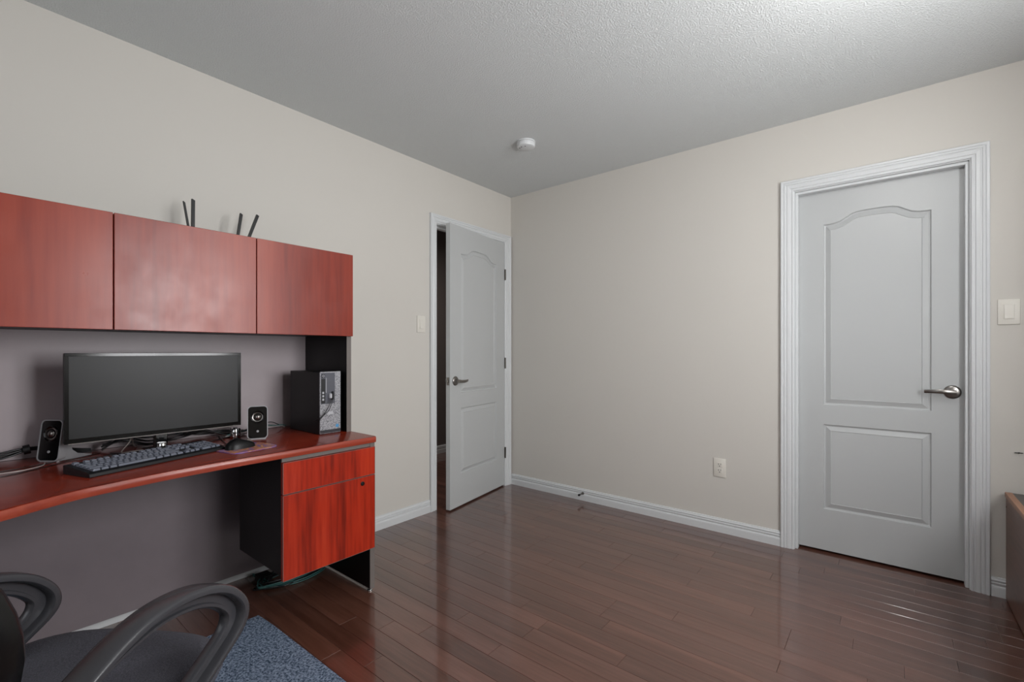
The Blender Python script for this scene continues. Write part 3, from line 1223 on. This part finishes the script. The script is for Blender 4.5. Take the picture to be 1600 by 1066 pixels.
for i, (a_, b_, c_) in enumerate(((.0, .034, .0), (.015, .022, .02), (-.012, .045, -.012), (.03, .012, .03), (.022, .006, -.02))):
    bm = bmesh.new()
    tube(bm, catmull([(.085 + a_ * .5, -2.67, DT + .006 + i * .006), (.08 + a_, -2.60, DT + .03 + b_ * .6), (.075 + a_, -2.52, DT + b_), (.07 + a_ + c_, -2.42, DT + .02 + b_ * .4), (.065 + a_, -2.32, DT + .045 - b_ * .6), (.08 + a_ * .6, -2.24, DT + .028 - i * .004), (.07 + a_, -2.14, DT + .010 + i * .002)], 7), .0034, 7)
    finish('cord', bm, 'cable', rear, smooth=60)
cable('thin black cable lying behind the keyboard under the screen', [(.13, -2.55, DT + .002), (.19, -2.45, DT + .002), (.20, -2.35, DT + .003), (.17, -2.27, DT + .004), (.12, -2.21, DT + .002)], .0022, 'cable')
cable('black mouse cable running back from the mouse towards the desk rear', [(.44, -2.360, DT + .018), (.40, -2.335, DT + .020), (.33, -2.31, DT + .006), (.24, -2.29, DT + .003), (.15, -2.27, DT + .003), (.06, -2.25, DT + .003)], .0018, 'cable')
for i, (dx, m_, nm) in enumerate(((0, 'edge', 'dark grey'), (.02, 'glint', 'pale grey'), (-.02, 'cable', 'black'), (.035, 'teal', 'teal'))):
    cable(nm + ' cable between the right speaker and the computer', [(.13 + dx, -2.25, DT + .004 + i * .004), (.14 + dx, -2.16, DT + .010 + i * .006), (.13 + dx * 1.4, -2.09, DT + .022 + i * .007), (.12 + dx, -2.03, DT + .028 + i * .005 - dx * .3), (.10 + dx, -1.985, DT + .020 + i * .003), (.08 + dx, -1.96, DT + .006 + i * .004)], .0022, m_)

# small chrome cylinder under the right corner of the screen
t = thing('volume_knob', 'small chrome cylinder on the desk under the monitor right corner', 'knob', (.165, -2.215, DT))
bm = bmesh.new()
lathe(bm, [(0, 0), (.021, 0), (.022, .002), (.022, .040), (.020, .044), (.009, .045), (0, .045)], 24)
finish('body', bm, 'chrome', t, smooth=40)
bm = bmesh.new()
lathe(bm, [(0, .045), (.009, .045), (.009, .047), (0, .047)], 18)
finish('cap', bm, 'gloss', t, smooth=40)

# tangle of cables on the floor behind the pedestal
tang = thing('floor_cables', 'tangle of black and teal cables on the floor under the drawer pedestal', 'cable', (.2, -1.98, 0))
rnd = random.Random(3)
for i in range(9):
    a0 = rnd.uniform(0, 6.28)
    pts = []
    rx, ry = rnd.uniform(.05, .085), rnd.uniform(.09, .16)
    for k in range(9):
        a = a0 + k * 2 * PI / 9
        pts.append((rx * math.cos(a) + rnd.uniform(-.01, .01) - .01, ry * math.sin(a) + rnd.uniform(-.015, .015) - .01, .005 + .006 * (i % 5) + .003 * math.sin(3 * a + i)))
    bm = bmesh.new()
    tube(bm, catmull(pts, 5, True), .0032, 6, closed=True)
    finish('cord', bm, 'teal' if i in (2, 6, 8) else 'cable', tang, smooth=60)
bm = bmesh.new()
for q in (0, .009):
    tube(bm, catmull([(-.13, -.12, .02 + q), (-.05, -.10, .012 + q), (.02, -.08, .006), (.07, -.02, .005 + q), (.075, .06, .005 + q), (.05, .15, .006 + q), (.02, .165, .004 + q)], 6), .0032, 6)
finish('cord', bm, 'teal', tang, smooth=60)
bm = bmesh.new()
box(bm, (-.11, -.12, .001), (-.05, -.06, .035), .004)
finish('power_adapter', bm, 'black', tang)

# ------------------------------------------------------------------ black slats on the hutch
def slat_stand(label, y, slats):
    t = thing('slat_stand', label, 'stand', (.13, y, HT))
    boxo('foot_bar', (-.03, -.022, 0), (.03, .022, .008), 'black', t, .001)
    for (ya, yb, zt, wd) in slats:
        bm = bmesh.new()
        prism(bm, [(ya - wd, .004), (ya + wd, .004), (yb + wd, zt), (yb - wd, zt + .006)], lambda q: Vector((-.006, q[0], q[1])), lambda q: Vector((.006, q[0], q[1])))
        finish('slat', bm, 'laminate', t)
    return t


slat_stand('pair of black slats forming a narrow V above the middle hutch door', -2.385, [(.006, -.021, .172, .0035), (.012, .0135, .190, .006)])
slat_stand('slightly tilted single black slat on the hutch, left of a more slanted one', -2.210, [(.010, .034, .172, .005)])
slat_stand('strongly slanted single black slat standing highest right on the hutch', -2.155, [(-.010, .052, .182, .0055)])

# ------------------------------------------------------------------ low bookcase at the right
bc = thing('low_bookcase', 'low brown wooden bookcase at the right wall under the switch', 'bookcase', (2.92, -.022, 0))
bw = RX - 2.92 - .012
Lb = 1.25
boxo('side_panel', (0, -Lb, .008), (.018, 0, .470), 'case_wood', bc, .001)
boxo('back_panel', (bw - .006, -Lb, .03), (bw, 0, .470), 'case_wood', bc)
boxo('end_board', (.018, -.018, .008), (bw - .006, 0, .470), 'case_wood', bc)
boxo('end_board', (.018, -Lb, .008), (bw - .006, -Lb + .018, .470), 'case_wood', bc)
boxo('top_board', (-.0005, -Lb, .470), (bw, 0, .488), 'greytop', bc)
boxo('top_edge', (-.0035, -Lb, .469), (.020, .0, .4895), 'case_edge', bc, .001)
for k in range(2):
    bm = bmesh.new()
    lathe(bm, [(0, 0), (.012, 0), (.012, .008), (0, .008)], 12)
    g = finish('glide', bm, 'plate', bc)
    g.location = (.016, -.045 - k * (Lb - .09), 0)
bm = bmesh.new()
lathe(bm, [(0, 0), (.0045, 0), (.004, .0008), (0, .001)], 12, Matrix.Translation((0, -.012, .425)) @ Matrix.Rotation(-PI / 2, 4, 'Y'))
finish('screw_cap', bm, 'dark', bc)

# ------------------------------------------------------------------ carpet mat
mat_bm = bmesh.new()
pl = [(.43, -2.222), (.55, -2.214), (1.06, -2.206), (1.72, -2.21), (1.725, -3.25), (.434, -3.26)]
prism(mat_bm, pl, lambda q: Vector((q[0] - 1.05, q[1] + 2.7, 0)), lambda q: Vector((q[0] - 1.05, q[1] + 2.7, .009)))
o = finish('carpet_mat', mat_bm, 'carpet')
o.location = (1.05, -2.7, 0)
tag(o, 'blue-grey tweed carpet mat on the floor under the office chair', 'mat')

# ------------------------------------------------------------------ office chair
ch = thing('office_chair', 'charcoal fabric office chair with looped armrests and black padded back', 'chair', (1.26, -2.81, .009))
# local x = right of the sitter, local y = the way the chair faces
sx = Vector((.84, .55, 0)).normalized()
ch.rotation_euler = (0, 0, math.atan2(sx.y, sx.x))
ZO = -.009

# seat cushion (front edge at y=.085, rear -.40)
bm = bmesh.new()
nseg = 44


def seat_ring(k, z, dome=0):
    out = []
    for j in range(nseg):
        a = 2 * PI * j / nseg
        c, s = math.cos(a), math.sin(a)
        px = math.copysign(abs(c) ** .66, c) * .246 * k - .032
        py = math.copysign(abs(s) ** .62, s) * .252 * k - .157
        zz = z - .018 * max(0, (py + .05) / .15) ** 2
        out.append(bm.verts.new((px, py, zz + ZO)))
    return out


rr = [seat_ring(.90, .440), seat_ring(.97, .448), seat_ring(1.0, .465), seat_ring(.992, .483), seat_ring(.95, .497), seat_ring(.85, .503), seat_ring(.6, .500), seat_ring(.3, .497)]
for a, b in zip(rr, rr[1:]):
    for j in range(nseg):
        bm.faces.new((a[j], a[(j + 1) % nseg], b[(j + 1) % nseg], b[j]))
bm.faces.new(rr[-1])
bm.faces.new(rr[0][::-1])
finish('seat', bm, 'seat', ch, smooth=60)
bm = bmesh.new()
rr = [seat_ring(.7, .415), seat_ring(.93, .425), seat_ring(.955, .447), seat_ring(.9, .447)]
for a, b in zip(rr, rr[1:]):
    for j in range(nseg):
        bm.faces.new((a[j], a[(j + 1) % nseg], b[(j + 1) % nseg], b[j]))
bm.faces.new(rr[0][::-1])
bm.faces.new(rr[-1])
finish('seat_pan', bm, 'arm', ch, smooth=60)

# armrests: a closed loop, wide outer rim, thin web inside it
loop = [(-.335, .652), (-.26, .686), (-.185, .700), (-.105, .690), (-.035, .660), (.010, .617), (.022, .580), (.006, .553), (-.035, .530), (-.10, .500), (-.17, .475), (-.25, .462), (-.33, .470), (-.385, .510), (-.395, .570), (-.375, .620)]
lp = catmull([(0, y, z) for y, z in loop], 5, True)


loop2 = [(-.30, .640), (-.24, .657), (-.18, .663), (-.115, .652), (-.065, .629), (-.034, .602), (-.029, .585), (-.042, .567), (-.078, .548), (-.13, .525), (-.19, .505), (-.25, .496), (-.31, .505), (-.345, .535), (-.350, .580), (-.332, .618)]
lp2 = catmull([(0, y, z) for y, z in loop2], 5, True)


def loop_in(d):
    return [a.lerp(b, d / .040) for a, b in zip(lp, lp2)]


def sweep_loop(bm, prof, xc):
    """prof: list of (lateral, inward depth) describing a closed section"""
    levels = {}
    n = len(lp)
    cols = []
    for lat, dep in prof:
        pts = loop_in(dep)
        cols.append([bm.verts.new((xc + lat, p.y, p.z + ZO)) for p in pts])
    m = len(cols)
    for k in range(m):
        a, b = cols[k], cols[(k + 1) % m]
        for i in range(n):
            bm.faces.new((a[i], a[(i + 1) % n], b[(i + 1) % n], b[i]))


for sgn in (-1, 1):
    xc = sgn * .222
    bm = bmesh.new()
    sweep_loop(bm, [(-.025, .006), (-.0235, .002), (-.019, -.0005), (0, -.002), (.019, -.0005), (.0235, .002), (.025, .006), (.025, .013), (.021, .016), (-.021, .016), (-.025, .013)], xc)
    ar = finish('armrest', bm, 'arm', ch, smooth=45)
    bm = bmesh.new()
    sweep_loop(bm, [(-.006, .014), (.006, .014), (.006, .030), (.011, .032), (.011, .037), (.006, .040), (-.006, .040), (-.011, .037), (-.011, .032), (-.006, .030)], xc)
    finish('armrest_web', bm, 'arm', ar, smooth=45)
    bm = bmesh.new()
    box(bm, (min(xc, xc - sgn * .08), -.26, .425 + ZO), (max(xc, xc - sgn * .08), -.16, .470 + ZO), .008, 2)
    finish('armrest_bracket', bm, 'arm', ar)

# backrest
bm = bmesh.new()
nb = 40


def back_ring(k, y, dome=0):
    out = []
    for j in range(nb):
        a = 2 * PI * j / nb
        c, s = math.cos(a), math.sin(a)
        px = math.copysign(abs(c) ** .95, c) * .228 * k
        pz = math.copysign(abs(s) ** .95, s) * .195 * k
        yy = y - .10 * (pz / .25) * .4 + .05 * (px / .235) ** 2
        out.append(bm.verts.new((px, yy, .765 + pz + ZO)))
    return out


BYY = -.44
rr = [back_ring(.9, BYY - .045), back_ring(.98, BYY - .035), back_ring(1.0, BYY - .012), back_ring(.985, BYY + .012), back_ring(.93, BYY + .028), back_ring(.80, BYY + .034), back_ring(.74, BYY + .027), back_ring(.66, BYY + .034), back_ring(.3, BYY + .036)]
for a, b in zip(rr, rr[1:]):
    for j in range(nb):
        bm.faces.new((a[j], a[(j + 1) % nb], b[(j + 1) % nb], b[j]))
bm.faces.new(rr[-1])
bm.faces.new(rr[0][::-1])
finish('backrest', bm, 'leather', ch, smooth=60)
bm = bmesh.new()
tube(bm, catmull([(0, -.25, .40 + ZO), (0, -.42, .405 + ZO), (0, -.50, .46 + ZO), (0, -.49, .60 + ZO), (0, -.485, .72 + ZO)], 5), .022, 10)
finish('back_bracket', bm, 'arm', ch, smooth=50)
# base
bm = bmesh.new()
lathe(bm, [(0, .06), (.05, .06), (.055, .10), (.03, .115), (.028, .30), (.018, .305), (.018, .405), (.09, .408), (.09, .418), (0, .418)], 24)
gc = finish('gas_column', bm, 'black', ch, smooth=40)
gc.location = (0, -.17, ZO)
for k in range(5):
    a = 2 * PI * k / 5 + .3
    d = Vector((math.cos(a), math.sin(a), 0))
    c0 = Vector((0, -.17, 0))
    bm = bmesh.new()
    tube(bm, [c0 + d * .04 + Vector((0, 0, .095)), c0 + d * .17 + Vector((0, 0, .085)), c0 + d * .29 + Vector((0, 0, .070))], [.026, .020, .014], 10)
    lg = finish('base_leg', bm, 'arm', ch, smooth=50)
    bm = bmesh.new()
    ctr = c0 + d * .29 + Vector((0, 0, .0275))
    side = Vector((-d.y, d.x, 0))
    for q in (-1, 1):
        mt = Matrix.Translation(ctr + side * q * .013) @ side.to_track_quat('Z', 'Y').to_matrix().to_4x4()
        lathe(bm, [(0, -.008), (.024, -.008), (.0275, -.004), (.0275, .004), (.024, .008), (0, .008)], 18, mt)
    tube(bm, [ctr, ctr + Vector((0, 0, .045))], .006, 8)
    finish('caster', bm, 'black', lg, smooth=40)

# ------------------------------------------------------------------ ceiling lamp (just above the frame)
lamp = thing('ceiling_lamp', 'white globe ceiling lamp on a short rod in front of the closed door', 'lamp', (2.6, -1.42, H))
bm = bmesh.new()
lathe(bm, [(0, 0), (.065, 0), (.065, -.012), (.05, -.022), (.009, -.026), (.009, -.06), (.03, -.065), (.032, -.078), (0, -.078)], 32)
finish('lamp_rod', bm, 'metal', lamp, smooth=40)
m, nt, b = newmat('opal_glass')
b.inputs['Base Color'].default_value = (.85, .83, .8, 1)
b.inputs['Emission Color'].default_value = (1, .985, .965, 1)
b.inputs['Emission Strength'].default_value = 53
M['opal'] = m
bm = bmesh.new()
bmesh.ops.create_uvsphere(bm, u_segments=20, v_segments=12, radius=.085, matrix=Matrix.Translation((0, 0, -.160)))
finish('lamp_globe', bm, 'opal', lamp, smooth=60)
